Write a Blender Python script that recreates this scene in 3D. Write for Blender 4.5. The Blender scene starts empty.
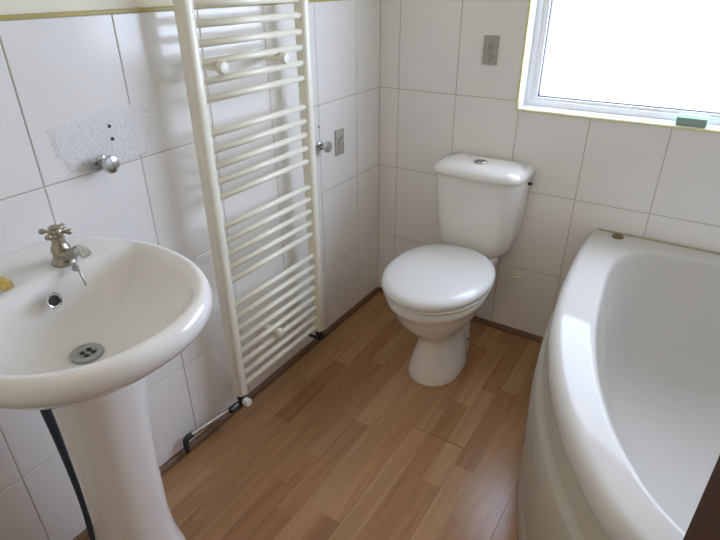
import bpy, bmesh, math, random
from mathutils import Vector, Matrix

# ------------------------------------------------------------------ camera
scene = bpy.context.scene
COL = scene.collection
CAM_LOC = Vector((1.18144, -1.99666, 1.36430))
YAW, PITCH, ROLL, FPX = -0.572044, -0.495195, -0.008561, 538.505
fw = Vector((math.sin(YAW) * math.cos(PITCH), math.cos(YAW) * math.cos(PITCH), math.sin(PITCH)))
r0 = Vector((math.cos(YAW), -math.sin(YAW), 0))
u0 = r0.cross(fw)
rt = r0 * math.cos(ROLL) + u0 * math.sin(ROLL)
up = -r0 * math.sin(ROLL) + u0 * math.cos(ROLL)
cam_d = bpy.data.cameras.new('camera')
cam = bpy.data.objects.new('camera', cam_d)
COL.objects.link(cam)
M = Matrix((rt, up, -fw)).transposed().to_4x4()
M.translation = CAM_LOC
cam.matrix_world = M
cam_d.sensor_width = 36
cam_d.lens = FPX / 720 * 36
cam_d.clip_start = 0.02
scene.camera = cam

# ------------------------------------------------------------------ world, light, exposure
world = bpy.data.worlds.new('overcast_sky')
scene.world = world
world.use_nodes = True
bg = world.node_tree.nodes['Background']
bg.inputs['Color'].default_value = (0.755, 0.88, 1.14, 1)
bg.inputs['Strength'].default_value = 2.45

scene.view_settings.view_transform = 'Standard'
scene.view_settings.look = 'None'
scene.view_settings.exposure = 2.1
scene.view_settings.gamma = 1.0
scene.view_settings.use_curve_mapping = False
scene.cycles.max_bounces = 14
scene.cycles.diffuse_bounces = 10
scene.cycles.glossy_bounces = 6
scene.cycles.transparent_max_bounces = 8
scene.cycles.caustics_reflective = False

# room numbers
RX = 2.45            # right wall
FY = -2.36           # front wall
CEIL = 2.30
TW, TH = 0.25, 0.3295
ZTOP = 1.3013        # top of the tiling
XO = 0.0895          # first joint on back wall
YO = 0.9268          # left wall joint (distance from the corner)
WX0, WX1, WZ0, WZ1 = 0.581, 2.0895, 0.944, 1.70   # window opening
HALL_FILL = 6.0           # glow of the unseen fill light added in the hall
TT = 0.009           # tile thickness

portal_d = bpy.data.lights.new('window_portal', 'AREA')
portal_d.shape = 'RECTANGLE'
portal_d.size, portal_d.size_y = WX1 - WX0, WZ1 - WZ0
portal_d.cycles.is_portal = True
portal = bpy.data.objects.new('window_portal', portal_d)
COL.objects.link(portal)
portal.location = ((WX0 + WX1) / 2, 0.16, (WZ0 + WZ1) / 2)
portal.rotation_euler = (-math.pi / 2, 0, 0)


# ------------------------------------------------------------------ materials
def new_mat(name):
    m = bpy.data.materials.new(name)
    m.use_nodes = True
    nt = m.node_tree
    return m, nt, nt.nodes['Principled BSDF']


def mat(name, col, rough=0.5, metal=0.0, coat=0.0, var=0.0, bump=0.0, scale=20.0, rvar=0.0, objvar=0.0, spec=None):
    m, nt, b = new_mat(name)
    b.inputs['Base Color'].default_value = (*col, 1)
    b.inputs['Roughness'].default_value = rough
    b.inputs['Metallic'].default_value = metal
    b.inputs['Coat Weight'].default_value = coat
    b.inputs['Coat Roughness'].default_value = 0.06
    if spec is not None:
        b.inputs['Specular IOR Level'].default_value = spec
    tc = nt.nodes.new('ShaderNodeTexCoord')
    nz = nt.nodes.new('ShaderNodeTexNoise')
    nz.inputs['Scale'].default_value = scale
    nz.inputs['Detail'].default_value = 4
    nt.links.new(tc.outputs['Object'], nz.inputs['Vector'])
    src = nz.outputs['Fac']
    if var or objvar:
        hsv = nt.nodes.new('ShaderNodeHueSaturation')
        hsv.inputs['Color'].default_value = (*col, 1)
        mr = nt.nodes.new('ShaderNodeMapRange')
        mr.inputs['To Min'].default_value = 1 - var
        mr.inputs['To Max'].default_value = 1 + var
        nt.links.new(src, mr.inputs['Value'])
        val = mr.outputs['Result']
        if objvar:
            oi = nt.nodes.new('ShaderNodeObjectInfo')
            m2 = nt.nodes.new('ShaderNodeMapRange')
            m2.inputs['To Min'].default_value = 1 - objvar
            m2.inputs['To Max'].default_value = 1 + objvar
            nt.links.new(oi.outputs['Random'], m2.inputs['Value'])
            mu = nt.nodes.new('ShaderNodeMath')
            mu.operation = 'MULTIPLY'
            nt.links.new(val, mu.inputs[0])
            nt.links.new(m2.outputs['Result'], mu.inputs[1])
            val = mu.outputs[0]
        nt.links.new(val, hsv.inputs['Value'])
        nt.links.new(hsv.outputs['Color'], b.inputs['Base Color'])
    if rvar:
        m3 = nt.nodes.new('ShaderNodeMapRange')
        m3.inputs['To Min'].default_value = max(0, rough - rvar)
        m3.inputs['To Max'].default_value = rough + rvar
        nt.links.new(src, m3.inputs['Value'])
        nt.links.new(m3.outputs['Result'], b.inputs['Roughness'])
    if bump:
        bp = nt.nodes.new('ShaderNodeBump')
        bp.inputs['Strength'].default_value = bump
        bp.inputs['Distance'].default_value = 0.002
        nt.links.new(src, bp.inputs['Height'])
        nt.links.new(bp.outputs['Normal'], b.inputs['Normal'])
    return m


MT = {}
MT['tile'] = mat('white_wall_tile', (0.83, 0.81, 0.79), 0.16, var=0.015, bump=0.05, scale=9, rvar=0.04, objvar=0.015)
MT['grout'] = mat('grey_tan_grout', (0.50, 0.45, 0.385), 0.85, var=0.12, bump=0.3, scale=60)
MT['cream'] = mat('cream_wall_paint', (0.86, 0.81, 0.67), 0.65, var=0.02, bump=0.1, scale=40)
MT['ceiling'] = mat('white_ceiling_paint', (0.88, 0.84, 0.74), 0.8, var=0.01, bump=0.1, scale=30)
MT['gold_trim'] = mat('olive_gold_plastic_edge', (0.40, 0.33, 0.075), 0.4, var=0.1, scale=30)
MT['yellow_trim'] = mat('pale_yellow_plastic_edge', (0.74, 0.71, 0.34), 0.4, var=0.08, scale=30)
MT['upvc'] = mat('white_window_plastic', (0.82, 0.81, 0.79), 0.45, var=0.01)
MT['gasket'] = mat('dark_window_gasket', (0.10, 0.09, 0.11), 0.6, var=0.05)
MT['sill'] = mat('white_sill_paint', (0.80, 0.81, 0.83), 0.3, var=0.02, scale=30)
MT['ceramic'] = mat('white_glazed_ceramic', (0.79, 0.77, 0.745), 0.10, coat=0.3, var=0.008, scale=6)
MT['basin'] = mat('white_basin_ceramic', (0.87, 0.845, 0.82), 0.10, coat=0.3, var=0.008, scale=6)
MT['seat'] = mat('white_seat_plastic', (0.70, 0.695, 0.685), 0.2, var=0.008, scale=6)
MT['acrylic'] = mat('white_bath_acrylic', (0.60, 0.58, 0.55), 0.07, spec=0.16, var=0.012, scale=7)
MT['panel'] = mat('cream_bath_panel_plastic', (0.86, 0.83, 0.755), 0.3, var=0.02, scale=5)
MT['radiator'] = mat('cream_enamel', (0.86, 0.83, 0.70), 0.28, var=0.015, scale=15)
MT['capwhite'] = mat('cream_plastic_cap', (0.80, 0.77, 0.66), 0.35, var=0.02)
MT['chrome'] = mat('chrome_metal', (0.62, 0.62, 0.62), 0.16, 1.0, var=0.08, scale=90, rvar=0.06)
MT['brass'] = mat('tarnished_nickel', (0.42, 0.38, 0.30), 0.32, 1.0, var=0.25, scale=120, rvar=0.1)
MT['gold'] = mat('gold_plated_brass', (0.72, 0.52, 0.18), 0.25, 1.0, var=0.1, scale=90)
MT['steel'] = mat('dull_steel', (0.50, 0.50, 0.49), 0.35, 1.0, var=0.1, scale=80)
MT['dark'] = mat('black_void_rubber', (0.025, 0.025, 0.028), 0.5, var=0.1)
MT['hose'] = mat('slate_blue_rubber_hose', (0.035, 0.05, 0.075), 0.45, var=0.1, scale=60)
MT['valve'] = mat('blackened_valve_metal', (0.06, 0.065, 0.07), 0.4, 0.7, var=0.3, scale=90)
MT['skirt'] = mat('dark_brown_floor_beading', (0.165, 0.088, 0.045), 0.5, var=0.3, scale=60)
MT['door'] = mat('dark_mahogany_door', (0.060, 0.030, 0.022), 0.4, var=0.3, bump=0.1, scale=25)
MT['plaque'] = mat('pewter_relief_ceramic', (0.43, 0.40, 0.35), 0.5, var=0.15, bump=0.3, scale=120)
MT['residue'] = mat('rough_grey_adhesive', (0.77, 0.76, 0.75), 0.9, var=0.18, bump=0.9, scale=130)
MT['aqua'] = mat('aqua_sponge', (0.40, 0.72, 0.70), 0.8, var=0.1, bump=0.5, scale=150)
MT['green'] = mat('olive_green_scourer', (0.30, 0.42, 0.34), 0.9, var=0.2, bump=0.6, scale=180)
MT['sealant'] = mat('yellowed_silicone_bead', (0.52, 0.46, 0.30), 0.5, var=0.2, scale=60)
MT['capbrown'] = mat('bronzed_cap', (0.20, 0.16, 0.09), 0.35, 0.8, var=0.3, scale=100)

# glass: thin clear pane (transparent + a little mirror)
m, nt, b = new_mat('window_glass')
nt.nodes.remove(b)
tr = nt.nodes.new('ShaderNodeBsdfTransparent')
gl = nt.nodes.new('ShaderNodeBsdfGlossy')
gl.inputs['Roughness'].default_value = 0.02
fr = nt.nodes.new('ShaderNodeFresnel')
fr.inputs['IOR'].default_value = 1.45
mx = nt.nodes.new('ShaderNodeMixShader')
geo = nt.nodes.new('ShaderNodeNewGeometry')
sub = nt.nodes.new('ShaderNodeMath')
sub.operation = 'SUBTRACT'
sub.inputs[0].default_value = 1.0
nt.links.new(geo.outputs['Backfacing'], sub.inputs[1])
mulf = nt.nodes.new('ShaderNodeMath')
mulf.operation = 'MULTIPLY'
nt.links.new(fr.outputs[0], mulf.inputs[0])
nt.links.new(sub.outputs[0], mulf.inputs[1])
nt.links.new(mulf.outputs[0], mx.inputs[0])
nt.links.new(tr.outputs[0], mx.inputs[1])
nt.links.new(gl.outputs[0], mx.inputs[2])
nt.links.new(mx.outputs[0], nt.nodes['Material Output'].inputs['Surface'])
MT['glass'] = m

# laminate: wood grain running along y; each strip picks a tone through the object's colour
m, nt, b = new_mat('oak_laminate')
oi = nt.nodes.new('ShaderNodeObjectInfo')
tc = nt.nodes.new('ShaderNodeTexCoord')
addv = nt.nodes.new('ShaderNodeVectorMath')
addv.operation = 'ADD'
nt.links.new(tc.outputs['Object'], addv.inputs[0])
rv = nt.nodes.new('ShaderNodeVectorMath')
rv.operation = 'SCALE'
rv.inputs[0].default_value = (13.0, 7.0, 3.0)
nt.links.new(oi.outputs['Random'], rv.inputs['Scale'])
nt.links.new(rv.outputs[0], addv.inputs[1])
mp = nt.nodes.new('ShaderNodeMapping')
mp.inputs['Scale'].default_value = (26, 1.6, 1)
nt.links.new(addv.outputs[0], mp.inputs['Vector'])
n1 = nt.nodes.new('ShaderNodeTexNoise')
n1.inputs['Scale'].default_value = 1.3
n1.inputs['Detail'].default_value = 6
n1.inputs['Distortion'].default_value = 0.9
nt.links.new(mp.outputs[0], n1.inputs['Vector'])
mp2 = nt.nodes.new('ShaderNodeMapping')
mp2.inputs['Scale'].default_value = (160, 6, 1)
nt.links.new(addv.outputs[0], mp2.inputs['Vector'])
n2 = nt.nodes.new('ShaderNodeTexNoise')
n2.inputs['Scale'].default_value = 1.0
n2.inputs['Detail'].default_value = 3
nt.links.new(mp2.outputs[0], n2.inputs['Vector'])
ramp = nt.nodes.new('ShaderNodeValToRGB')
ramp.color_ramp.elements[0].position = 0.32
ramp.color_ramp.elements[0].color = (0.84, 0.79, 0.74, 1)
ramp.color_ramp.elements[1].position = 0.62
ramp.color_ramp.elements[1].color = (1.06, 1.06, 1.05, 1)
nt.links.new(n1.outputs['Fac'], ramp.inputs['Fac'])
mul = nt.nodes.new('ShaderNodeMixRGB')
mul.blend_type = 'MULTIPLY'
mul.inputs['Fac'].default_value = 1.0
nt.links.new(oi.outputs['Color'], mul.inputs['Color1'])
nt.links.new(ramp.outputs['Color'], mul.inputs['Color2'])
mr = nt.nodes.new('ShaderNodeMapRange')
mr.inputs['To Min'].default_value = 0.90
mr.inputs['To Max'].default_value = 1.10
nt.links.new(n2.outputs['Fac'], mr.inputs['Value'])
hs = nt.nodes.new('ShaderNodeHueSaturation')
nt.links.new(mul.outputs['Color'], hs.inputs['Color'])
nt.links.new(mr.outputs['Result'], hs.inputs['Value'])
nt.links.new(hs.outputs['Color'], b.inputs['Base Color'])
b.inputs['Roughness'].default_value = 0.24
b.inputs['Specular IOR Level'].default_value = 0.45
MT['laminate'] = m


# ------------------------------------------------------------------ helpers
def obj(name, mesh, material, parent=None, smooth=False, auto=None):
    if isinstance(mesh, bmesh.types.BMesh):
        me = bpy.data.meshes.new(name)
        bmesh.ops.recalc_face_normals(mesh, faces=mesh.faces)
        mesh.to_mesh(me)
        mesh.free()
    else:
        me = mesh
    if material is not None and not me.materials:
        me.materials.append(MT[material])
    if smooth:
        for p in me.polygons:
            p.use_smooth = True
        if auto is not None:
            me.set_sharp_from_angle(angle=math.radians(auto))
    o = bpy.data.objects.new(name, me)
    COL.objects.link(o)
    if parent is not None:
        o.parent = parent
    return o


def tag(o, label, cat, group=None):
    o['label'] = label
    o['category'] = cat
    if group:
        o['group'] = group
    return o


def struct(o, label=None, cat=None):
    o['kind'] = 'structure'
    if label:
        o['label'] = label
        o['category'] = cat
    return o


def thing(name, label, cat, loc=(0, 0, 0), group=None):
    """An Empty at the thing's base; its parts keep world-sized meshes shifted by -loc."""
    o = bpy.data.objects.new(name, None)
    o.empty_display_size = 0.05
    COL.objects.link(o)
    o.location = loc
    return tag(o, label, cat, group)


def shift(bm, v):
    bmesh.ops.translate(bm, verts=bm.verts, vec=Vector(v))
    return bm


def add_box(bm, x0, x1, y0, y1, z0, z1, bev=0.0, seg=2):
    r = bmesh.ops.create_cube(bm, size=1.0)
    vs = r['verts']
    bmesh.ops.scale(bm, vec=(x1 - x0, y1 - y0, z1 - z0), verts=vs)
    bmesh.ops.translate(bm, vec=((x0 + x1) / 2, (y0 + y1) / 2, (z0 + z1) / 2), verts=vs)
    if bev:
        es = {e for v in vs for e in v.link_edges}
        bmesh.ops.bevel(bm, geom=list(es), offset=bev, segments=seg, profile=0.5, affect='EDGES', clamp_overlap=True)
    return bm


def box(x0, x1, y0, y1, z0, z1, bev=0.0, seg=2):
    return add_box(bmesh.new(), x0, x1, y0, y1, z0, z1, bev, seg)


def loft(rings, cap0=True, cap1=True, bm=None):
    bm = bm or bmesh.new()
    vr = [[bm.verts.new(p) for p in r] for r in rings]
    n = len(rings[0])
    for a, b_ in zip(vr, vr[1:]):
        for i in range(n):
            j = (i + 1) % n
            bm.faces.new((a[i], a[j], b_[j], b_[i]))
    if cap0:
        bm.faces.new(list(reversed(vr[0])))
    if cap1:
        bm.faces.new(vr[-1])
    return bm


def frame_for(d):
    d = Vector(d).normalized()
    a = Vector((0, 0, 1)) if abs(d.z) < 0.9 else Vector((1, 0, 0))
    s = d.cross(a).normalized()
    return s, s.cross(d).normalized()


def tube(pts, rad, n=12, bm=None, caps=True):
    pts = [Vector(p) for p in pts]
    if not isinstance(rad, (list, tuple)):
        rad = [rad] * len(pts)
    rings = []
    s_prev = None
    for i, p in enumerate(pts):
        d = (pts[min(i + 1, len(pts) - 1)] - pts[max(i - 1, 0)])
        if s_prev is None:
            s, t = frame_for(d)
        else:
            dn = d.normalized()
            s = (s_prev - dn * s_prev.dot(dn)).normalized()
            t = s.cross(dn).normalized()
        s_prev = s
        rings.append([p + (s * math.cos(2 * math.pi * k / n) + t * math.sin(2 * math.pi * k / n)) * rad[i] for k in range(n)])
    return loft(rings, caps, caps, bm)


def lathe(prof, axis='z', at=(0, 0, 0), n=24, bm=None):
    """prof: list of (radius, height). axis: z, x or y."""
    rings = []
    at = Vector(at)
    for r, h in prof:
        ring = []
        for k in range(n):
            c, s = math.cos(2 * math.pi * k / n) * max(r, 1e-4), math.sin(2 * math.pi * k / n) * max(r, 1e-4)
            v = {'z': (c, s, h), 'x': (h, c, s), 'y': (c, h, s)}[axis]
            ring.append(at + Vector(v))
        rings.append(ring)
    return loft(rings, True, True, bm)


def catmull(pts, k=6):
    out = []
    P = [Vector(p) for p in pts]
    for i in range(len(P) - 1):
        p0, p1, p2, p3 = P[max(i - 1, 0)], P[i], P[i + 1], P[min(i + 2, len(P) - 1)]
        for j in range(k):
            t = j / k
            out.append(0.5 * ((2 * p1) + (p2 - p0) * t + (2 * p0 - 5 * p1 + 4 * p2 - p3) * t * t + (3 * p1 - p0 - 3 * p2 + p3) * t ** 3))
    out.append(P[-1])
    return out


# ------------------------------------------------------------------ room shell
# walls carry the recessed grout face up to ZTOP; tiles are proud pieces parented to each wall
WT = 0.20
GD = 0.0008          # the grout lies this far behind the wall face; tiles stand about 1 mm proud of it


def wall(name, boxes_low, boxes_high, label):
    bm = bmesh.new()
    for bx_ in boxes_low + boxes_high:
        add_box(bm, *bx_)
    w_ = obj(name, bm, 'grout')
    w_.data.materials.append(MT['cream'])
    for p in w_.data.polygons:
        if p.center.z > ZTOP - 1e-4 or (name == 'wall_front'):
            p.material_index = 1
    return struct(w_, label, 'wall')


wl = wall('wall_left', [(-WT, -GD, FY, 0.2, 0, ZTOP)], [(-WT, -0.003, FY, 0.2, ZTOP, CEIL)],
          'left wall of white tiles with cream paint above, behind basin and radiator')
wb = wall('wall_back', [(-GD, RX + GD, GD, WT, 0, WZ0), (-GD, WX0, GD, WT, WZ0, ZTOP), (WX1, RX + GD, GD, WT, WZ0, ZTOP)],
          [(-TT, WX0, 0.003, WT, ZTOP, CEIL), (WX1, RX + TT, 0.003, WT, ZTOP, CEIL), (WX0, WX1, 0.003, WT, WZ1, CEIL)],
          'window wall of white tiles behind the toilet')
wr = wall('wall_right', [(RX + GD, RX + WT, FY, 0.2, 0, ZTOP)], [(RX + 0.003, RX + WT, FY, 0.2, ZTOP, CEIL)],
          'right wall of white tiles along the bath')
DX0, DX1, DH = 0.80, 1.56, 2.02
wf = wall('wall_front', [(-WT, DX0, FY - 0.12, FY, 0, CEIL), (DX1, RX + WT, FY - 0.12, FY, 0, CEIL)],
          [(DX0, DX1, FY - 0.12, FY, DH, CEIL)], 'cream painted wall around the doorway')
struct(obj('ceiling', box(-WT, RX + WT, FY - 1.3, 0.2, CEIL, CEIL + 0.1), 'ceiling'), 'plain white painted ceiling over the bathroom', 'ceiling')
struct(obj('wall_hall', box(-WT, RX + WT, FY - 1.3, FY - 1.2, 0, CEIL), 'cream'), 'cream painted hall wall beyond the doorway', 'wall')
for nm, xa in (('wall_hall_left', -WT), ('wall_hall_right', RX + WT - 0.1)):
    struct(obj(nm, box(xa, xa + 0.1, FY - 1.2, FY - 0.12, 0, CEIL), 'cream'),
           'cream painted hall end wall at the %s' % nm.split('_')[-1], 'wall')

tile_cache = {}


def tile_mesh(w, h):
    key = (round(w, 4), round(h, 4))
    if key not in tile_cache:
        bm = box(-w / 2, w / 2, -TT / 2 - 0.001, TT / 2, -h / 2, h / 2)
        es = [e for e in bm.edges if all(v.co.y < 0 for v in e.verts)]
        bmesh.ops.bevel(bm, geom=es, offset=0.0016, segments=2, profile=0.5, affect='EDGES')
        me = bpy.data.meshes.new('tile')
        bmesh.ops.recalc_face_normals(bm, faces=bm.faces)
        bm.to_mesh(me)
        bm.free()
        me.materials.append(MT['tile'])
        tile_cache[key] = me
    return tile_cache[key]


G = 0.0025
rnd = random.Random(4)


def tile_wall(parent, side, edges, holes=()):
    """edges: sorted joint positions along the wall; rows hang from ZTOP."""
    rows = [ZTOP - TH * i for i in range(4)] + [0.0]
    for a, c in zip(edges, edges[1:]):
        for zt, zb in zip(rows, rows[1:]):
            z0, z1, a0, c0 = zb, zt, a, c
            for hx0, hx1, hz0, hz1 in holes:
                if z0 > hz0 - 0.005 and hx0 < c0 < hx0 + 0.02:
                    c0 = hx0
                if a0 < hx1 - 0.02 and c0 > hx0 + 0.02 and z1 > hz0 + 0.001:
                    if z0 >= hz0 - 0.005:
                        z0 = z1
                    else:
                        z1 = hz0
            if z1 - z0 < 0.012 or c0 - a0 < 0.012:
                continue
            w, h = c0 - a0 - G, z1 - z0 - G
            o = bpy.data.objects.new('tile', tile_mesh(w, h))
            COL.objects.link(o)
            o.parent = parent
            mid, zc = (a0 + c0) / 2, (z0 + z1) / 2
            jit = rnd.uniform(-0.0004, 0.0004)
            tl = (rnd.uniform(-.0022, .0022), 0, rnd.uniform(-.0022, .0022))
            if side == 'back':
                o.location = (mid, TT / 2 + jit, zc)
                o.rotation_euler = tl
            elif side == 'left':
                o.location = (-TT / 2 + jit, mid, zc)
                o.rotation_euler = (tl[0], 0, math.pi / 2 + tl[2])
            elif side == 'right':
                o.location = (RX + TT / 2 + jit, mid, zc)
                o.rotation_euler = (tl[0], 0, -math.pi / 2 + tl[2])


back_edges = [0.0, XO] + [XO + TW * k for k in range(1, 12) if XO + TW * k < RX - 0.02] + [RX]
tile_wall(wb, 'back', back_edges, [(WX0, WX1, WZ0, ZTOP)])
ly = []
k = YO - 3 * TW
while k < -FY - 0.03:
    ly.append(-k)
    k += TW
left_edges = [FY] + sorted(ly) + [0.0]
tile_wall(wl, 'left', left_edges)
tile_wall(wr, 'right', left_edges)

# edge trims on top of the tiling and round the window
struct(obj('trim_1', box(0.0005, 0.004, FY, -0.0005, ZTOP - 0.001, ZTOP + 0.008, 0.001), 'gold_trim'), 'olive gold edge strip along the top of the left wall tiles', 'trim')
bm = box(0.004, WX0 - 0.002, -0.004, -0.0005, ZTOP - 0.001, ZTOP + 0.008, 0.001)
add_box(bm, WX1 + 0.002, RX, -0.004, -0.0005, ZTOP - 0.001, ZTOP + 0.008, 0.001)
struct(obj('trim_2', bm, 'gold_trim'), 'olive gold edge strip along the top of the back wall tiles', 'trim')
bm = bmesh.new()
add_box(bm, WX0 - 0.004, WX0 + 0.004, -0.005, 0.004, WZ0 - 0.005, WZ1, 0.002)
add_box(bm, WX1 - 0.004, WX1 + 0.004, -0.005, 0.004, WZ0 - 0.005, WZ1, 0.002)
add_box(bm, WX0 - 0.004, WX1 + 0.004, -0.005, 0.004, WZ0 - 0.006, WZ0 + 0.0005, 0.002)
struct(obj('trim_3', bm, 'yellow_trim'), 'pale yellow edge strip round the window opening', 'trim')
# corner beads of brown quadrant at the floor
Q = 0.017


def quadrant(name, path_axis, a, c, sgn, label):
    rings = []
    prof = [(0, 0), (Q, 0)] + [(Q * math.cos(t), Q * math.sin(t) * 1.25) for t in [math.pi / 2 * i / 5 for i in range(1, 6)]]
    for s in (a, c):
        if path_axis == 'y':
            rings.append([(0.0005 + u, s, v) for u, v in prof])
        else:
            rings.append([(s, -0.0005 - u, v) for u, v in prof])
    return struct(obj(name, loft(rings), 'skirt', smooth=True, auto=40), label, 'baseboard')


quadrant('baseboard_left', 'y', FY, -0.0005, 1, 'dark brown beading along the floor under the radiator')
quadrant('baseboard_back', 'x', Q, 0.95, 1, 'dark brown beading along the floor behind the toilet')

# floor slab and laminate strips
floor = struct(obj('floor', box(-WT, RX + WT, FY - 1.3, 0.2, -0.10, -0.006), 'skirt'), 'oak effect laminate floor of long narrow strips', 'floor')
SW = 0.19 / 3
seam0 = 0.773 - 0.19 * 5
tones = [(0.385, 0.212, 0.098), (0.350, 0.183, 0.080), (0.450, 0.262, 0.130), (0.375, 0.204, 0.094), (0.322, 0.160, 0.068), (0.42, 0.24, 0.115), (0.36, 0.19, 0.085)]
frnd = random.Random(11)
strip_cache = {}


def strip(x0, x1, y0, y1, tone):
    w, l = x1 - x0, y1 - y0
    key = (round(w, 4), round(l, 3))
    if key not in strip_cache:
        bm = box(-w / 2, w / 2, -l / 2, l / 2, -0.007, 0.0)
        me = bpy.data.meshes.new('plank')
        bm.to_mesh(me)
        bm.free()
        me.materials.append(MT['laminate'])
        strip_cache[key] = me
    o = bpy.data.objects.new('plank', strip_cache[key])
    COL.objects.link(o)
    o.parent = floor
    o.location = ((x0 + x1) / 2, (y0 + y1) / 2, 0)
    o.color = (*tone, 1)


FE = FY - 0.12
for i in range(-1, 41):
    xa = seam0 + SW * i
    xb = xa + SW
    brd = i // 3
    xa2 = max(xa + (0.0005 if i % 3 == 0 else 0.0001), 0.0)
    xb2 = min(xb - (0.0005 if i % 3 == 2 else 0.0001), RX)
    if xb2 - xa2 < 0.004:
        continue
    # board ends (joint of the board in front of the toilet is at y = -0.737)
    joint = -0.737 - ((brd - 4) * 0.43 % 1.28)
    ends = {joint + 1.28 * k for k in range(-2, 3)}
    y = joint - 1.28 * 2 + frnd.uniform(0, 0.3)
    cuts = []
    for e0 in sorted(ends):
        off = frnd.uniform(0.12, 0.42)
        cuts += [e0 + off, e0 + off + 0.427, e0 + off + 0.854]
    allc = sorted(set([c for c in cuts if FE < c < 0] + [e for e in ends if FE < e < 0]))
    allc = [FE] + [c for c in allc if c - FE > 0.03 and -c > 0.03] + [0.0]
    tone = frnd.choice(tones)
    for ya, yb in zip(allc, allc[1:]):
        if not any(abs(ya - e) < 1e-6 for e in ends):
            tone = frnd.choice(tones)
        f = 0.92 * frnd.uniform(0.95, 1.05)
        ge = 0.0014 if brd == 4 else 0.0003
        g0 = ge if any(abs(ya - e) < 1e-6 for e in ends) else 0.0001
        g1 = ge if any(abs(yb - e) < 1e-6 for e in ends) else 0.0001
        strip(xa2, xb2, ya + g0, yb - g1, tuple(t * f for t in tone))

# window: frame, casement, gasket, pane
win = bpy.data.objects.new('window_1', None)
COL.objects.link(win)
struct(win, 'white framed window over the bath with plain pane', 'window')
win.location = (WX0, 0.08, WZ0)
wo = Vector(win.location)


def rect_frame(x0, x1, z0, z1, w, y0, y1, bev=0.003):
    bm = bmesh.new()
    add_box(bm, x0, x0 + w, y0, y1, z0, z1, bev)
    add_box(bm, x1 - w, x1, y0, y1, z0, z1, bev)
    add_box(bm, x0 + w - bev, x1 - w + bev, y0, y1, z0, z0 + w, bev)
    add_box(bm, x0 + w - bev, x1 - w + bev, y0, y1, z1 - w, z1, bev)
    return shift(bm, -wo)


FW1 = 0.023
obj('window_frame', rect_frame(WX0 + 0.001, WX1 - 0.001, WZ0 + 0.001, WZ1 - 0.001, FW1, 0.072, 0.14), 'upvc', win, True, 35)
obj('casement', rect_frame(WX0 + FW1, WX1 - FW1, WZ0 + FW1 - 0.011, WZ1 - FW1, 0.022, 0.080, 0.13), 'upvc', win, True, 35)
ix0, ix1, iz0, iz1 = WX0 + FW1 + 0.0215, WX1 - FW1 - 0.0215, WZ0 + FW1 + 0.0105, WZ1 - FW1 - 0.0215
obj('gasket', rect_frame(ix0, ix1, iz0, iz1, 0.004, 0.088, 0.115, 0.0005), 'gasket', win)
obj('pane', shift(box(ix0 + 0.003, ix1 - 0.003, 0.099, 0.103, iz0 + 0.003, iz1 - 0.003), -wo), 'glass', win)
# reveal lining and sill
bm = bmesh.new()
add_box(bm, WX0 - 0.001, WX0 + 0.004, 0.004, 0.072, WZ0, WZ1)
add_box(bm, WX1 - 0.004, WX1 + 0.001, 0.004, 0.072, WZ0, WZ1)
add_box(bm, WX0, WX1, 0.004, 0.072, WZ1 - 0.004, WZ1 + 0.001)
obj('reveal_lining', shift(bm, -wo), 'sill', win)
obj('window_sill', shift(box(WX0 + 0.004, WX1 - 0.004, -0.002, 0.074, WZ0 - 0.004, WZ0 + 0.003, 0.0015), -wo), 'sill', win)

# the open door at the right of the camera: free edge at (1.247,-1.65)
dr = bpy.data.objects.new('door_1', None)
COL.objects.link(dr)
struct(dr, 'dark brown wooden door standing open beside the bath', 'door')
hinge, free = Vector((1.535, -2.335, 0)), Vector((1.2425, -1.652, 0))
dv = free - hinge
dr.location = hinge
dr.rotation_euler = (0, 0, math.atan2(dv.y, dv.x))
L = dv.length
bm = box(0, L, -0.04, 0.0, 0.008, 1.99, 0.002)
obj('door_leaf', bm, 'door', dr)
bm = bmesh.new()
for z0, z1 in ((0.15, 0.85), (1.05, 1.85)):
    for x0, x1 in ((0.09, L / 2 - 0.04), (L / 2 + 0.04, L - 0.09)):
        add_box(bm, x0, x1, -0.046, -0.039, z0, z1, 0.006)
        add_box(bm, x0, x1, -0.001, 0.006, z0, z1, 0.006)
obj('door_panel', bm, 'door', dr)
bm = box(L - 0.0015, L + 0.0015, -0.032, -0.008, 0.90, 1.0, 0.0008)
lp = obj('latch_plate', bm, 'valve', dr)
obj('latch_bolt', box(L, L + 0.011, -0.028, -0.012, 0.972, 0.998, 0.003), 'valve', dr)
bm = tube([(L - 0.055, 0.0, 1.0), (L - 0.055, 0.05, 1.0), (L - 0.075, 0.055, 1.0), (L - 0.16, 0.055, 1.0)], [0.009, 0.009, 0.009, 0.007])
obj('door_handle', bm, 'chrome', dr, True, 40)
bm = bmesh.new()
add_box(bm, DX0, DX0 + 0.03, FY - 0.121, FY + 0.001, 0, DH)
add_box(bm, DX1 - 0.03, DX1, FY - 0.121, FY + 0.001, 0, DH)
add_box(bm, DX0, DX1, FY - 0.121, FY + 0.001, DH - 0.03, DH)
struct(obj('trim_4', bm, 'door'), 'dark brown wooden door lining of the doorway', 'trim')

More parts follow.
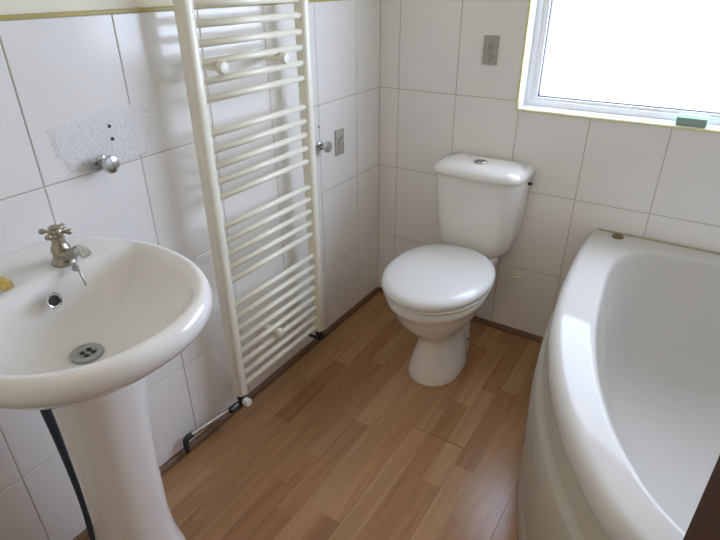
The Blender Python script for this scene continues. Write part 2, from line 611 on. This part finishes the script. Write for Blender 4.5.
# ------------------------------------------------------------------ bath
bath = thing('bath', 'white corner bath with curved front under the window', 'bath', (1.72, -0.70, 0))
bo = Vector(bath.location)
half = [(0.932, -0.0045), (0.934, -0.18), (0.944, -0.37), (0.962, -0.55), (0.992, -0.732), (1.042, -0.90), (1.103, -1.045), (1.165, -1.15)]
outer_front = half + [(1.227, -1.232)] + [(RX + y, x - RX) for x, y in reversed(half)]
outer_front[-1] = (RX - 0.004, outer_front[-1][1])
of = [p.to_2d() for p in catmull([(x, y, 0) for x, y in outer_front], 8)]
outer_poly = of + [Vector((RX - 0.004, -0.0045))]
halfi = [(1.20, -0.085), (1.11, -0.11), (1.055, -0.175), (1.030, -0.28), (1.036, -0.43), (1.046, -0.56), (1.066, -0.70), (1.108, -0.87), (1.162, -1.01), (1.212, -1.10)]
inner_pts = halfi + [(1.272, -1.178)] + [(RX + y, x - RX) for x, y in reversed(halfi)]
inner_pts += [(RX - 0.085, -1.0), (RX - 0.085, -0.5), (RX - 0.11, -0.22), (RX - 0.22, -0.11), (RX - 0.5, -0.083), (1.5, -0.081), halfi[0]]
inner_poly = [p.to_2d() for p in catmull([(x, y, 0) for x, y in inner_pts], 8)][:-1]
bc = Vector((1.72, -0.70))


def radial(poly, ang):
    d = Vector((math.cos(ang), math.sin(ang)))
    best = 0
    for i in range(len(poly)):
        a, c = poly[i] - bc, poly[(i + 1) % len(poly)] - bc
        e = c - a
        den = d.x * e.y - d.y * e.x
        if abs(den) < 1e-12:
            continue
        t = (a.x * e.y - a.y * e.x) / den
        s = (a.x * d.y - a.y * d.x) / den
        if t > 0 and -1e-6 <= s <= 1 + 1e-6:
            best = max(best, t)
    return best


angs = [2 * math.pi * k / 240 for k in range(240)]
for cx, cy in ((0.932, -0.0045), (RX - 0.004, -0.0045), outer_front[-1]):
    angs.append(math.atan2(cy - bc.y, cx - bc.x) % (2 * math.pi))
angs.sort()
R_o = [radial(outer_poly, a) for a in angs]
R_i = [radial(inner_poly, a) for a in angs]


def front_w(i):
    """1 along the free curved front, 0 along the walls"""
    a = angs[i]
    x, y = bc.x + R_o[i] * math.cos(a), bc.y + R_o[i] * math.sin(a)
    return 0.0 if (y > -0.005 or x > RX - 0.0045) else 1.0


def ring_o(off, z):
    out = []
    for i, a in enumerate(angs):
        o_ = off * front_w(i) if off > 0 else off
        r = R_o[i] + o_
        x, y = bc.x + r * math.cos(a), bc.y + r * math.sin(a)
        out.append((x - bo.x, min(y, -0.0045) - bo.y, z))
    return out


def ring_i(s, z, cx=0.0, cy=0.0, off=0.0):
    return [((R_i[i] + off) * s * math.cos(a) + cx, (R_i[i] + off) * s * math.sin(a) + cy, z) for i, a in enumerate(angs)]


RZ = 0.55
rings = [ring_o(-0.005, 0.503), ring_o(0.024, 0.499), ring_o(0.0275, 0.503), ring_o(0.0275, 0.515), ring_o(0.025, 0.528), ring_o(0.019, 0.539), ring_o(0.010, 0.5465), ring_o(0.001, 0.5498), ring_o(-0.007, 0.5505), ring_o(-0.012, 0.5507)]
rings += [ring_i(1, 0.5507, off=0.010), ring_i(1, 0.5504, off=0.005), ring_i(1, 0.5485, off=-0.001), ring_i(1, 0.541, off=-0.008), ring_i(1, 0.525, off=-0.013)]
for s, z in ((0.965, 0.47), (0.935, 0.38), (0.90, 0.28), (0.865, 0.21), (0.82, 0.165), (0.75, 0.137), (0.62, 0.125), (0.40, 0.121), (0.15, 0.119), (0.03, 0.119)):
    rings.append(ring_i(s, z))
obj('tub', loft(rings, False, True), 'acrylic', bath, True, 60)
# panel: only the free front is skinned, so build open strips with thickness
fi = [i for i in range(len(angs)) if front_w(i) > 0]
st = next(k for k in range(len(fi)) if fi[k] - fi[k - 1] != 1)
fi = fi[st:] + fi[:st]
prof = [(0.004, 0.508), (0.019, 0.500), (0.0235, 0.490), (0.0265, 0.440), (0.028, 0.428), (0.038, 0.418), (0.042, 0.405), (0.046, 0.33), (0.041, 0.20), (0.032, 0.10), (0.030, 0.075), (0.035, 0.062), (0.036, 0.045), (0.036, 0.001)]


def pp(i, off, z):
    a = angs[i]
    r = R_o[i] + off
    return Vector((r * math.cos(a), min(bc.y + r * math.sin(a), -0.024) - bc.y, z))


bm = bmesh.new()
grid = [[bm.verts.new(pp(i, o_, z)) for o_, z in prof] for i in fi]
for ga, gb in zip(grid, grid[1:]):
    for j in range(len(prof) - 1):
        bm.faces.new((ga[j], gb[j], gb[j + 1], ga[j + 1]))
bmesh.ops.solidify(bm, geom=bm.faces[:], thickness=0.006)
obj('side_panel', bm, 'panel', bath, True, 50)
# joint bead between rim and panel, and wall sealant
bm = tube([pp(i, 0.0205, 0.4975) for i in fi[::2]], 0.0022, 6)
obj('joint_bead', bm, 'sealant', bath, True)
bm = tube([(0.94 - bo.x, -0.0075 - bo.y, 0.5525), (1.60 - bo.x, -0.0075 - bo.y, 0.5525), (RX - 0.01 - bo.x, -0.0075 - bo.y, 0.5525)], 0.0035, 8)
obj('wall_sealant', bm, 'sealant', bath, True)
cp = obj('plug_hole_cap', lathe([(0.001, 0.0), (0.0195, 0.0), (0.0205, 0.003), (0.018, 0.006), (0.013, 0.0065), (0.012, 0.004), (0.001, 0.0035)], 'z', Vector((1.013, -0.040, 0.5503)) - bo), 'capbrown', bath, True, 40)
cp['label'] = 'small bronzed cap on the back corner of the rim'
obj('waste', lathe([(0.001, 0.118), (0.03, 0.118), (0.033, 0.121), (0.026, 0.1225), (0.02, 0.119), (0.001, 0.117)], 'z', (0.25, 0.05, 0.0015)), 'chrome', bath, True, 40)

# ------------------------------------------------------------------ toilet
TX = 0.507
toilet = thing('toilet', 'white close coupled toilet with closed lid below the window wall', 'toilet', (TX, -0.34, 0))
to = Vector(toilet.location)


def egg(hw, yf, yb, z, yc=None, n=48, ef=2.0, eb=2.4, x0=0.0):
    """closed ring; yf = front (towards camera, more negative), yb = back; widest at yc"""
    yc = (yf + yb) / 2 if yc is None else yc
    out = []
    for k in range(n):
        t = 2 * math.pi * k / n
        c, s = math.cos(t), math.sin(t)
        e = ef if s < 0 else eb
        x = hw * math.copysign(abs(c) ** (2 / e), c) + x0
        l = (yc - yf) if s < 0 else (yb - yc)
        y = yc + l * math.copysign(abs(s) ** (2 / e), s)
        out.append((x, y - to.y, z))
    return out


# pedestal and bowl: one continuous ceramic body
rings = [egg(0.099, -0.524, -0.235, 0.0, -0.41, eb=3), egg(0.100, -0.525, -0.235, 0.012, -0.41, eb=3), egg(0.093, -0.517, -0.235, 0.04, -0.41, eb=3),
         egg(0.082, -0.506, -0.235, 0.09, -0.40, eb=3), egg(0.070, -0.497, -0.235, 0.14, -0.395, eb=3), egg(0.067, -0.495, -0.235, 0.172, -0.395, eb=3),
         egg(0.074, -0.505, -0.23, 0.195, -0.395, eb=2.6), egg(0.096, -0.540, -0.215, 0.225, -0.40, eb=2.3), egg(0.120, -0.578, -0.205, 0.258, -0.41, eb=2.1),
         egg(0.140, -0.607, -0.20, 0.292, -0.42, eb=2.0), egg(0.154, -0.628, -0.195, 0.328, -0.425, eb=2.0), egg(0.161, -0.640, -0.195, 0.352, -0.43, eb=2.0),
         egg(0.165, -0.646, -0.19, 0.358, -0.43, eb=2.0), egg(0.172, -0.654, -0.19, 0.366, -0.43, eb=2.0), egg(0.175, -0.658, -0.19, 0.385, -0.43, eb=2.0), egg(0.173, -0.656, -0.19, 0.396, -0.43, eb=2.0),
         egg(0.160, -0.640, -0.20, 0.400, -0.43, eb=2.0)]
obj('bowl', loft(rings), 'ceramic', toilet, True, 55)
# foot flange behind the column, and the shelf that carries the cistern
bm = loft([egg(0.070, -0.36, -0.20, 0.0, -0.28, eb=6, ef=6), egg(0.070, -0.36, -0.20, 0.06, -0.28, eb=6, ef=6), egg(0.066, -0.36, -0.205, 0.10, -0.28, eb=6, ef=6), egg(0.064, -0.36, -0.205, 0.20, -0.28, eb=6, ef=6), egg(0.06, -0.36, -0.16, 0.28, -0.26, eb=5, ef=6)])
obj('foot', bm, 'ceramic', toilet, True, 55)
bm = loft([egg(0.07, -0.34, -0.06, 0.27, -0.2, eb=5, ef=5), egg(0.09, -0.35, -0.03, 0.32, -0.2, eb=5, ef=5), egg(0.105, -0.36, -0.02, 0.36, -0.2, eb=5, ef=5), egg(0.108, -0.36, -0.02, 0.396, -0.2, eb=5, ef=5), egg(0.105, -0.36, -0.022, 0.3995, -0.2, eb=5, ef=5)])
obj('cistern_shelf', bm, 'ceramic', toilet, True, 55)
for sx in (-1, 1):
    bm = lathe([(0.001, 0), (0.006, 0), (0.006, 0.003), (0.001, 0.004)] if sx > 0 else [(0.001, 0), (0.006, 0), (0.006, -0.003), (0.001, -0.004)], 'x', (sx * 0.0695, -0.255 - to.y, 0.075), 12)
    o = obj('fixing_screw', bm, 'dark', toilet, True)
# seat ring and lid
seat = obj('seat', loft([egg(0.178, -0.662, -0.225, 0.4005, -0.43), egg(0.184, -0.668, -0.222, 0.405, -0.43), egg(0.185, -0.669, -0.222, 0.412, -0.43), egg(0.181, -0.665, -0.225, 0.4175, -0.43)]), 'seat', toilet, True, 55)
lid = obj('lid', loft([egg(0.181, -0.668, -0.205, 0.418, -0.43, eb=2.2), egg(0.187, -0.675, -0.20, 0.422, -0.43, eb=2.2), egg(0.1885, -0.677, -0.20, 0.433, -0.43, eb=2.2), egg(0.187, -0.675, -0.20, 0.442, -0.43, eb=2.2),
                       egg(0.181, -0.667, -0.205, 0.450, -0.43, eb=2.2), egg(0.165, -0.646, -0.22, 0.457, -0.43, eb=2.2), egg(0.12, -0.585, -0.27, 0.4615, -0.43), egg(0.05, -0.49, -0.36, 0.463, -0.43), egg(0.01, -0.44, -0.42, 0.4635, -0.43)]), 'seat', toilet, True, 55)
for sx in (-1, 1):
    obj('hinge', tube([(sx * 0.075 - 0.018, -0.207 - to.y, 0.415), (sx * 0.075 + 0.018, -0.207 - to.y, 0.415)], 0.011, 14), 'seat', toilet, True, 40)


def dee(hw, yf, z, yb=-0.012, bow=0.022, n=41, rc=0.045):
    """cistern plan: flat back, gently bowed front with round corners"""
    pts = []
    for k in range(n):
        u = -1 + 2 * k / (n - 1)
        u = math.sin(u * math.pi / 2)
        y = yf + bow * abs(u) ** 2.2
        edge = max(0, (abs(u) - (1 - rc / hw))) / (rc / hw)
        y += rc * 1.3 * (1 - math.sqrt(max(0, 1 - edge ** 2)))
        pts.append((u * hw, y - to.y, z))
    for u in (1, 0.5, 0, -0.5, -1):
        pts.append((u * hw * 0.985, yb - to.y, z))
    return pts


cist = obj('cistern', loft([dee(0.105, -0.150, 0.400), dee(0.124, -0.162, 0.403), dee(0.136, -0.172, 0.415), dee(0.144, -0.178, 0.435), dee(0.152, -0.183, 0.49), dee(0.161, -0.188, 0.58), dee(0.169, -0.192, 0.69), dee(0.1705, -0.193, 0.716)]), 'ceramic', toilet, True, 50)
lidc = obj('cistern_lid', loft([dee(0.171, -0.194, 0.7165), dee(0.174, -0.201, 0.717), dee(0.1765, -0.205, 0.722), dee(0.177, -0.206, 0.730), dee(0.174, -0.202, 0.740), dee(0.165, -0.191, 0.7495, -0.014), dee(0.147, -0.172, 0.757, -0.018), dee(0.11, -0.145, 0.762, -0.035), dee(0.06, -0.118, 0.7635, -0.06, bow=0.01, rc=0.03), dee(0.02, -0.10, 0.764, -0.08, bow=0.004, rc=0.01)]), 'ceramic', toilet, True, 50)
bt = obj('flush_button', lathe([(0.001, 0.759), (0.024, 0.759), (0.0245, 0.7655), (0.022, 0.7685), (0.019, 0.7685), (0.0185, 0.767), (0.001, 0.7672)], 'z', (0, -0.115 - to.y, 0.001)), 'steel', toilet, True, 40)
obj('button_split', box(-0.0185, 0.0185, -0.1157 - to.y, -0.1143 - to.y, 0.767, 0.7692), 'dark', bt)
# inlet on the right side of the cistern
obj('inlet_nut', lathe([(0.001, 0.155), (0.006, 0.155), (0.006, 0.176), (0.004, 0.181), (0.001, 0.181)], 'x', (0, -0.045 - to.y, 0.690), 10), 'dark', toilet, True, 40)

# ------------------------------------------------------------------ wash basin with pedestal
BY = -1.5664
basin = thing('wash_basin', 'white pedestal wash basin with two taps in front of the left wall', 'basin', (0.20, BY, 0))
wo2 = Vector(basin.location)
NB = 120


def sstep(a, b_, v):
    t = min(1, max(0, (v - a) / (b_ - a)))
    return t * t * (3 - 2 * t)


def bell(s, z, dx=0.0, zback=None, deck=0.0, off=0.0):
    """one ring of the basin: egg plan (flattened against the wall), scaled by s and inset by off; deck keeps the tap ledge"""
    out = []
    for k in range(NB):
        t = 2 * math.pi * k / NB
        c, sn = math.cos(t), math.sin(t)
        a, e = (0.3032, 2.2083) if c > 0 else (0.2489, 1.8457)
        x = 0.22 + dx + (a * s - off) * math.copysign(abs(c) ** (2 / e), c)
        dy = (0.2463 * s - off) * math.copysign(abs(sn) ** (2 / e), sn)
        if deck:
            lim = deck + 0.012 * sstep(0.12, 0.215, abs(dy))
            if x < lim:
                x = lim + (x - lim) * 0.12
        x = max(x, 0.003)
        zz = z
        if zback is not None:
            zz = z + (zback - z) * (1 - sstep(0.04, 0.15, x))
        out.append((x - wo2.x, dy, zz))
    return out


rings = [bell(0.26, 0.66, -0.02), bell(0.36, 0.675, -0.02), bell(0.58, 0.705, -0.015), bell(0.78, 0.742, -0.01), bell(0.90, 0.775, -0.005), bell(0.962, 0.796),
         bell(0.990, 0.808), bell(1.0, 0.821), bell(0.995, 0.834, zback=0.842), bell(0.978, 0.844, zback=0.854), bell(0.955, 0.8485, zback=0.858),
         bell(0.925, 0.8495, zback=0.858), bell(0.905, 0.8470, deck=0.148, zback=0.847), bell(0.885, 0.8420, deck=0.157), bell(0.868, 0.834, deck=0.163), bell(0.85, 0.822, deck=0.167), bell(0.80, 0.790, deck=0.173), bell(0.73, 0.762, 0.003, deck=0.178), bell(0.63, 0.738, 0.012, deck=0.184),
         bell(0.50, 0.720, 0.025, deck=0.190), bell(0.34, 0.7085, 0.033, deck=0.197), bell(0.19, 0.7015, 0.030), bell(0.09, 0.699, 0.025)]
obj('bowl', loft(rings), 'basin', basin, True, 70)


def ped(hx, hy, cx, z, e=2.6):
    out = []
    for k in range(48):
        t = 2 * math.pi * k / 48
        c, s = math.cos(t), math.sin(t)
        out.append((cx + hx * math.copysign(abs(c) ** (2 / e), c) - wo2.x, hy * math.copysign(abs(s) ** (2 / e), s) + 0.011, z))
    return out


obj('pedestal', loft([ped(0.106, 0.106, 0.203, 0.0), ped(0.107, 0.107, 0.203, 0.012), ped(0.102, 0.099, 0.204, 0.05), ped(0.092, 0.086, 0.206, 0.11), ped(0.086, 0.079, 0.210, 0.20), ped(0.086, 0.078, 0.218, 0.35),
                      ped(0.090, 0.081, 0.228, 0.50), ped(0.094, 0.085, 0.237, 0.60), ped(0.098, 0.089, 0.242, 0.682)]), 'basin', basin, True, 50)
WZ = 0.7005
ws = obj('waste', lathe([(0.001, -0.004), (0.030, -0.004), (0.031, 0.002), (0.027, 0.004), (0.020, 0.0025), (0.018, -0.0005), (0.001, -0.001)], 'z', (0.240 - wo2.x, 0.010, WZ + 0.004), 28), 'steel', basin, True, 40)
bm = bmesh.new()
for k in range(4):
    a = math.pi / 4 + k * math.pi / 2
    lathe([(0.001, 0), (0.0055, 0), (0.0055, 0.0012), (0.001, 0.0015)], 'z', (0.240 - wo2.x + 0.0105 * math.cos(a), 0.012 + 0.0105 * math.sin(a), WZ + 0.0033), 10, bm)
obj('waste_slot', bm, 'dark', ws)


def ring_disc(at, nrm, prof, n=24):
    bm = lathe(prof, 'z', (0, 0, 0), n)
    q = Vector((0, 0, 1)).rotation_difference(Vector(nrm))
    bmesh.ops.rotate(bm, cent=(0, 0, 0), matrix=q.to_matrix(), verts=bm.verts)
    bmesh.ops.translate(bm, vec=Vector(at), verts=bm.verts)
    return bm


on_ = Vector((0.95, 0, 0.25))
oc = Vector((0.172, BY + 0.010, 0.806)) - wo2
ov = obj('overflow_ring', ring_disc(oc, on_, [(0.010, -0.003), (0.0165, -0.003), (0.0165, 0.002), (0.014, 0.004), (0.011, 0.003), (0.0105, 0.0)]), 'chrome', basin, True, 40)
obj('overflow_hole', ring_disc(oc, on_, [(0.001, -0.002), (0.0108, -0.002), (0.0108, 0.0008), (0.001, 0.001)]), 'dark', ov)
# plug chain stay
cc = Vector((0.158, BY + 0.077, 0.845)) - wo2
cs = obj('chain_stay', ring_disc(cc, (0.5, 0, 0.8), [(0.001, -0.003), (0.007, -0.003), (0.0075, 0.003), (0.005, 0.007), (0.001, 0.008)], 16), 'steel', basin, True, 40)
obj('chain', tube([cc + Vector((0.003, 0, 0.004)), cc + Vector((0.012, 0.0, -0.004)), cc + Vector((0.02, -0.002, -0.016)), cc + Vector((0.028, -0.003, -0.032))], [0.0032, 0.0028, 0.0024, 0.0022], 8), 'steel', cs, True)


def make_tap(name, y, label):
    t = thing(name, label, 'tap', (0.118, y, 0.8475), 'cross head taps on the basin')
    t.scale = (1.0, 1.0, 0.9)
    obj('tap_body', lathe([(0.001, 0), (0.024, 0), (0.025, 0.004), (0.0225, 0.009), (0.0185, 0.013), (0.0175, 0.024), (0.019, 0.032), (0.0185, 0.040), (0.0145, 0.046), (0.013, 0.056), (0.0145, 0.060), (0.012, 0.064), (0.0095, 0.066), (0.009, 0.076), (0.001, 0.0765)], 'z', (0, 0, 0.0)), 'brass', t, True, 40)
    sp = obj('spout', tube(catmull([(0.006, 0, 0.022), (0.026, 0, 0.027), (0.046, 0, 0.038), (0.062, 0, 0.047), (0.072, 0, 0.051)], 4), [0.0145] * 5 + [0.0125] * 4 + [0.0115] * 8, 14), 'brass', t, True, 50)
    bm = tube([(0.070, 0, 0.050), (0.074, 0, 0.0515), (0.080, 0, 0.052), (0.090, 0, 0.049), (0.095, 0, 0.045)], [0.0115, 0.013, 0.0125, 0.0115, 0.010], 14)
    obj('spout_tip', bm, 'chrome' if y > BY else 'gold', sp, True, 50)
    hub = obj('cross_head', lathe([(0.001, 0.066), (0.013, 0.066), (0.015, 0.071), (0.0145, 0.080), (0.011, 0.085), (0.0125, 0.088), (0.009, 0.0915), (0.001, 0.0925)], 'z', (0, 0, 0), 18), 'brass', t, True, 40)
    for k in range(4):
        a = math.radians(32) + k * math.pi / 2
        dx, dy = math.cos(a), math.sin(a)
        bm = tube([(dx * r, dy * r, 0.0775) for r in (0.010, 0.016, 0.022, 0.024, 0.028, 0.032, 0.0345)], [0.0045, 0.0035, 0.0042, 0.0060, 0.0072, 0.0058, 0.001], 12)
        obj('arm', bm, 'brass', hub, True, 50)
    return t


make_tap('basin_tap', -1.488, 'tarnished cross head tap nearer the radiator on the basin')
make_tap('basin_tap', -1.640, 'gold tipped tap at the left edge of the photo on the basin')

# dark waste hose hanging beside the pedestal
HX = 0.105
hp = [(0.10, -1.606, 0.676), (0.093, -1.609, 0.62), (0.085, -1.6080, 0.53), (0.08, -1.602, 0.43), (0.078, -1.5975, 0.30), (0.077, -1.597, 0.18), (0.077, -1.602, 0.08), (0.077, -1.605, 0.003)]
hose = obj('waste_hose', tube(catmull(hp, 5), 0.011, 12), 'hose', None, True)
tag(hose, 'dark slate flexible hose hanging behind the basin pedestal', 'hose')

# ------------------------------------------------------------------ towel radiator
rad = thing('towel_radiator', 'cream ladder towel radiator fixed to the left wall', 'radiator', (0.075, -0.81, 0.0))
ro = Vector(rad.location)
PYL, PYR = -1.031, -0.585
ZB, ZT = 0.130, 1.745


def post(y):
    hw = 0.018
    prof = [(0.058, -hw), (0.080, -hw), (0.0885, -hw * 0.86), (0.0925, -hw * 0.45), (0.0935, 0), (0.0925, hw * 0.45), (0.0885, hw * 0.86), (0.080, hw), (0.058, hw)]
    rings = []
    for z, s in ((ZB, 0.9), (ZB + 0.004, 1.0), (ZT - 0.004, 1.0), (ZT, 0.9)):
        rings.append([((0.076 + (x - 0.076) * s) - ro.x, y + v * s - ro.y, z) for x, v in prof])
    return loft(rings)


for y in (PYL, PYR):
    obj('post', post(y), 'radiator', rad, True, 50)
P = 0.0446
zs = [0.469 - P * i for i in range(8)] + [0.557 + P * i for i in range(5)] + [0.826 + P * i for i in range(5)] + [1.093 + P * i for i in range(6)] + [1.404 + P * i for i in range(4)] + [1.66, 1.70]
barm = None
for z in zs:
    if barm is None:
        b0 = obj('bar', tube([(0, PYL + 0.012 - ro.y, 0), (0, PYR - 0.012 - ro.y, 0)], 0.0095, 14), 'radiator', rad, True)
        barm = b0.data
        b0.location = (0, 0, z)
    else:
        o = bpy.data.objects.new('bar', barm)
        COL.objects.link(o)
        o.parent = rad
        o.location = (0, 0, z)
for y, z in ((-0.953, 1.167), (-0.704, 1.163), (-0.831, 0.268)):
    bm = lathe([(0.001, -0.0705), (0.011, -0.0705), (0.011, 0.010), (0.001, 0.010)], 'x', (0, y - ro.y, z), 16)
    br = obj('wall_bracket', bm, 'radiator', rad, True, 40)
    obj('bracket_cap', lathe([(0.001, 0.011), (0.0165, 0.011), (0.0170, 0.014), (0.0165, 0.024), (0.013, 0.028), (0.001, 0.029)], 'x', (0, y - ro.y, z), 18), 'capwhite', br, True, 40)
# valves
for y, lab in ((PYL, 'l'), (PYR, 'r')):
    v = obj('valve', lathe([(0.001, 0.082), (0.010, 0.082), (0.012, 0.086), (0.012, 0.108), (0.015, 0.110), (0.015, 0.122), (0.011, 0.124), (0.011, 0.1305), (0.001, 0.1305)], 'z', (0, y - ro.y, 0), 12), 'valve', rad, True, 35)
    if lab == 'l':
        obj('valve_cap', lathe([(0.001, 0.010), (0.009, 0.010), (0.0135, 0.014), (0.0145, 0.030), (0.012, 0.036), (0.001, 0.037)], 'x', (0, y - ro.y, 0.104), 14), 'capwhite', v, True, 40)
    else:
        obj('valve_cap', lathe([(0.001, 0.010), (0.008, 0.010), (0.009, 0.014), (0.009, 0.022), (0.001, 0.023)], 'x', (0, y - ro.y, 0.104), 10), 'valve', v, True, 40)
# right tail into the floor
obj('tail_pipe', tube(catmull([(0, PYR - ro.y, 0.086), (-0.006, PYR + 0.006 - ro.y, 0.080), (-0.030, PYR + 0.012 - ro.y, 0.075), (-0.062, PYR + 0.014 - ro.y, 0.074)], 4), 0.0075, 12), 'valve', rad, True)
# left feed pipe along the wall
fp = catmull([(0.075, PYL - 0.004, 0.094), (0.066, PYL - 0.03, 0.090), (0.048, PYL - 0.10, 0.083), (0.030, -1.235, 0.079)], 5)
obj('feed_pipe', tube([p - ro for p in fp], 0.0085, 12), 'steel', rad, True)
el = [(0.033, -1.212, 0.079), (0.030, -1.234, 0.078), (0.029, -1.243, 0.072), (0.029, -1.245, 0.062), (0.029, -1.245, 0.024)]
obj('elbow', tube([Vector(p) - ro for p in el], [0.009, 0.0105, 0.0105, 0.0095, 0.009], 12), 'valve', rad, True, 50)
nut = lathe([(0.001, -0.055), (0.0115, -0.055), (0.0125, -0.05), (0.0125, -0.03), (0.0105, -0.012), (0.001, -0.012)], 'y', (0.0735 - ro.x, PYL - ro.y, 0.0935), 10)
obj('compression_nut', nut, 'valve', rad, True, 35)


# ------------------------------------------------------------------ wall fittings
def hook(y, z, label):
    h = thing('wall_hook', label, 'hook', (0.001, y, z), 'chrome screw hooks on the left wall')
    h.scale = (1.25, 1.3, 1.3)
    obj('back_plate', lathe([(0.001, 0), (0.0125, 0), (0.012, 0.003), (0.006, 0.006), (0.0055, 0.022), (0.001, 0.022)], 'x', (0, 0, 0), 16), 'chrome', h, True, 40)
    obj('knob', lathe([(0.001, 0.020), (0.010, 0.020), (0.0155, 0.024), (0.0165, 0.029), (0.0145, 0.034), (0.008, 0.036), (0.001, 0.0362)], 'x', (0, 0, 0), 20), 'chrome', h, True, 40)
    for dz in (-0.006, 0.007):
        obj('prong', tube([(0.012, -0.004, dz), (0.014, -0.022, dz * 1.2), (0.016, -0.030, dz * 1.2 + 0.002)], [0.003, 0.003, 0.002], 8), 'steel', h, True)
    return h


hook(-1.284, 0.990, 'round chrome hook on the rough grey patch above the basin')
hook(-0.430, 0.828, 'round chrome hook between radiator and small grey plaque')


def plaque(loc, rz, label):
    p = thing('relief_plaque', label, 'plaque', loc, 'small relief plaques set on the tiles')
    p.rotation_euler = (0, 0, rz)
    obj('plate', box(-0.0275, 0.0275, -0.004, 0.0, -0.049, 0.049, 0.0015), 'plaque', p)
    bm = bmesh.new()
    for x0, x1, z0, z1 in ((-0.0275, -0.0235, -0.049, 0.049), (0.0235, 0.0275, -0.049, 0.049), (-0.0275, 0.0275, 0.045, 0.049), (-0.0275, 0.0275, -0.049, -0.045)):
        add_box(bm, x0, x1, -0.006, -0.003, z0, z1, 0.001)
    obj('border', bm, 'plaque', p)
    spts = []
    for k in range(40):
        t = k / 39 * 3.4 * math.pi
        r = 0.004 + 0.0105 * k / 39
        spts.append((r * math.cos(t), -0.0045, 0.012 + r * math.sin(t)))
    spts += [(-0.002, -0.0045, -0.012), (-0.006, -0.0045, -0.026), (-0.003, -0.0045, -0.036)]
    obj('scroll', tube(spts, 0.0022, 7), 'steel', p, True)
    sp2 = []
    for k in range(20):
        t = math.pi - k / 19 * 2.4 * math.pi
        r = 0.004 + 0.005 * k / 19
        sp2.append((0.006 + r * math.cos(t), -0.0045, -0.020 + r * math.sin(t)))
    obj('scroll', tube(sp2, 0.002, 7), 'steel', p, True)
    return p


plaque((0.462, -0.0008, 1.137), 0, 'small relief plaque with a scroll, high on window wall')
plaque((0.0008, -0.306, 0.812), math.pi / 2, 'small grey relief plaque on the left wall near the corner')

# patch of old adhesive on the left wall: an irregular thin crust
prnd = random.Random(5)
outl = [(-1.395, 1.085), (-1.34, 1.100), (-1.29, 1.098), (-1.25, 1.106), (-1.19, 1.108), (-1.135, 1.102), (-1.112, 1.09), (-1.114, 1.045), (-1.122, 1.005), (-1.135, 0.984),
        (-1.20, 0.977), (-1.26, 0.974), (-1.32, 0.974), (-1.36, 0.985), (-1.385, 1.03)]
pts2 = []
for i in range(len(outl)):
    a, c = Vector(outl[i]), Vector(outl[(i + 1) % len(outl)])
    for j in range(5):
        p = a.lerp(c, j / 5)
        pts2.append((p.x + prnd.uniform(-.004, .004), p.y + prnd.uniform(-.0035, .0035)))
cen = Vector((-1.25, 1.04))
bm = bmesh.new()
prev = None
for s, h in ((1.0, 0.0007), (0.985, 0.0014), (0.85, 0.0017), (0.65, 0.0016), (0.4, 0.0018), (0.15, 0.0015)):
    vs = [bm.verts.new((h + prnd.uniform(-.0003, .0003) * (s < .98), cen.x + (y - cen.x) * s, cen.y + (z - cen.y) * s)) for y, z in pts2]
    if prev:
        n = len(vs)
        for i in range(n):
            bm.faces.new((prev[i], prev[(i + 1) % n], vs[(i + 1) % n], vs[i]))
    prev = vs
bm.faces.new(prev)
tag(obj('adhesive_patch', bm, 'residue', None, True, 60), 'rough grey patch of old adhesive on tiles above basin', 'patch')
for (y, z), lab in (((-1.244, 1.066), 'upper'), ((-1.243, 1.036), 'lower')):
    tag(obj('wall_plug', lathe([(0.001, 0.001), (0.0042, 0.001), (0.004, 0.0028), (0.001, 0.0025)], 'x', (0.0012, y, z), 12), 'dark', None, True, 40),
        '%s dark screw hole in the rough grey adhesive patch' % lab, 'screw hole', 'screw holes in the patch')
tag(obj('wall_plug', lathe([(0.001, 0.0005), (0.004, 0.0005), (0.004, 0.002), (0.001, 0.002)], 'x', (0.001, -0.432, 0.897), 10), 'dark', None, True, 40),
    'dark screw hole in tile just right of the radiator', 'screw hole')

# pipe clip under the cistern, on the window wall
pc = thing('pipe_clip', 'small white pipe clip on the tiles right of the toilet', 'clip', (0.675, -0.001, 0.290))
pc.scale = (1.35, 1.35, 1.5)
obj('stem', lathe([(0.001, 0.0), (0.007, 0.0), (0.006, -0.012), (0.001, -0.012)], 'y', (0, 0, 0), 12), 'capwhite', pc, True, 40)
bm = tube([(0.011 * math.cos(t), -0.020, 0.011 * math.sin(t)) for t in [math.radians(a) for a in range(-140, 141, 20)]], 0.0042, 8)
bmesh.ops.rotate(bm, cent=(0, -0.02, 0), matrix=Matrix.Rotation(math.radians(90), 3, 'X'), verts=bm.verts)
obj('jaw', bm, 'capwhite', pc, True)

# sponge on the sill
sg = thing('sponge', 'aqua and green cleaning sponge on the window sill', 'sponge', (1.138, 0.028, WZ0 + 0.003))
sg.rotation_euler = (0, 0, math.radians(-3))
obj('scourer', box(-0.043, 0.043, -0.026, -0.010, 0, 0.026, 0.003), 'green', sg, True, 50)
obj('foam', box(-0.043, 0.043, -0.0102, 0.026, 0, 0.029, 0.004), 'aqua', sg, True, 50)

# unseen warm fill light, added in the hall to brighten the back wall
hl = thing('hall_fill_light', 'unseen round fill light added in the hall beyond the door', 'fill light', (1.12, -2.95, CEIL))
obj('base_plate', lathe([(0.001, 0), (0.09, 0), (0.09, -0.02), (0.001, -0.02)], 'z', (0, 0, 0), 24), 'upvc', hl, True, 40)
me_, nt_, b_ = new_mat('fill_light_glow')
b_.inputs['Emission Color'].default_value = (1.0, 0.82, 0.62, 1)
b_.inputs['Emission Strength'].default_value = HALL_FILL
MT['opal'] = me_
obj('fill_globe', lathe([(0.085, -0.02), (0.125, -0.04), (0.14, -0.07), (0.12, -0.105), (0.07, -0.125), (0.001, -0.13)], 'z', (0, 0, 0), 28), 'opal', hl, True, 60)
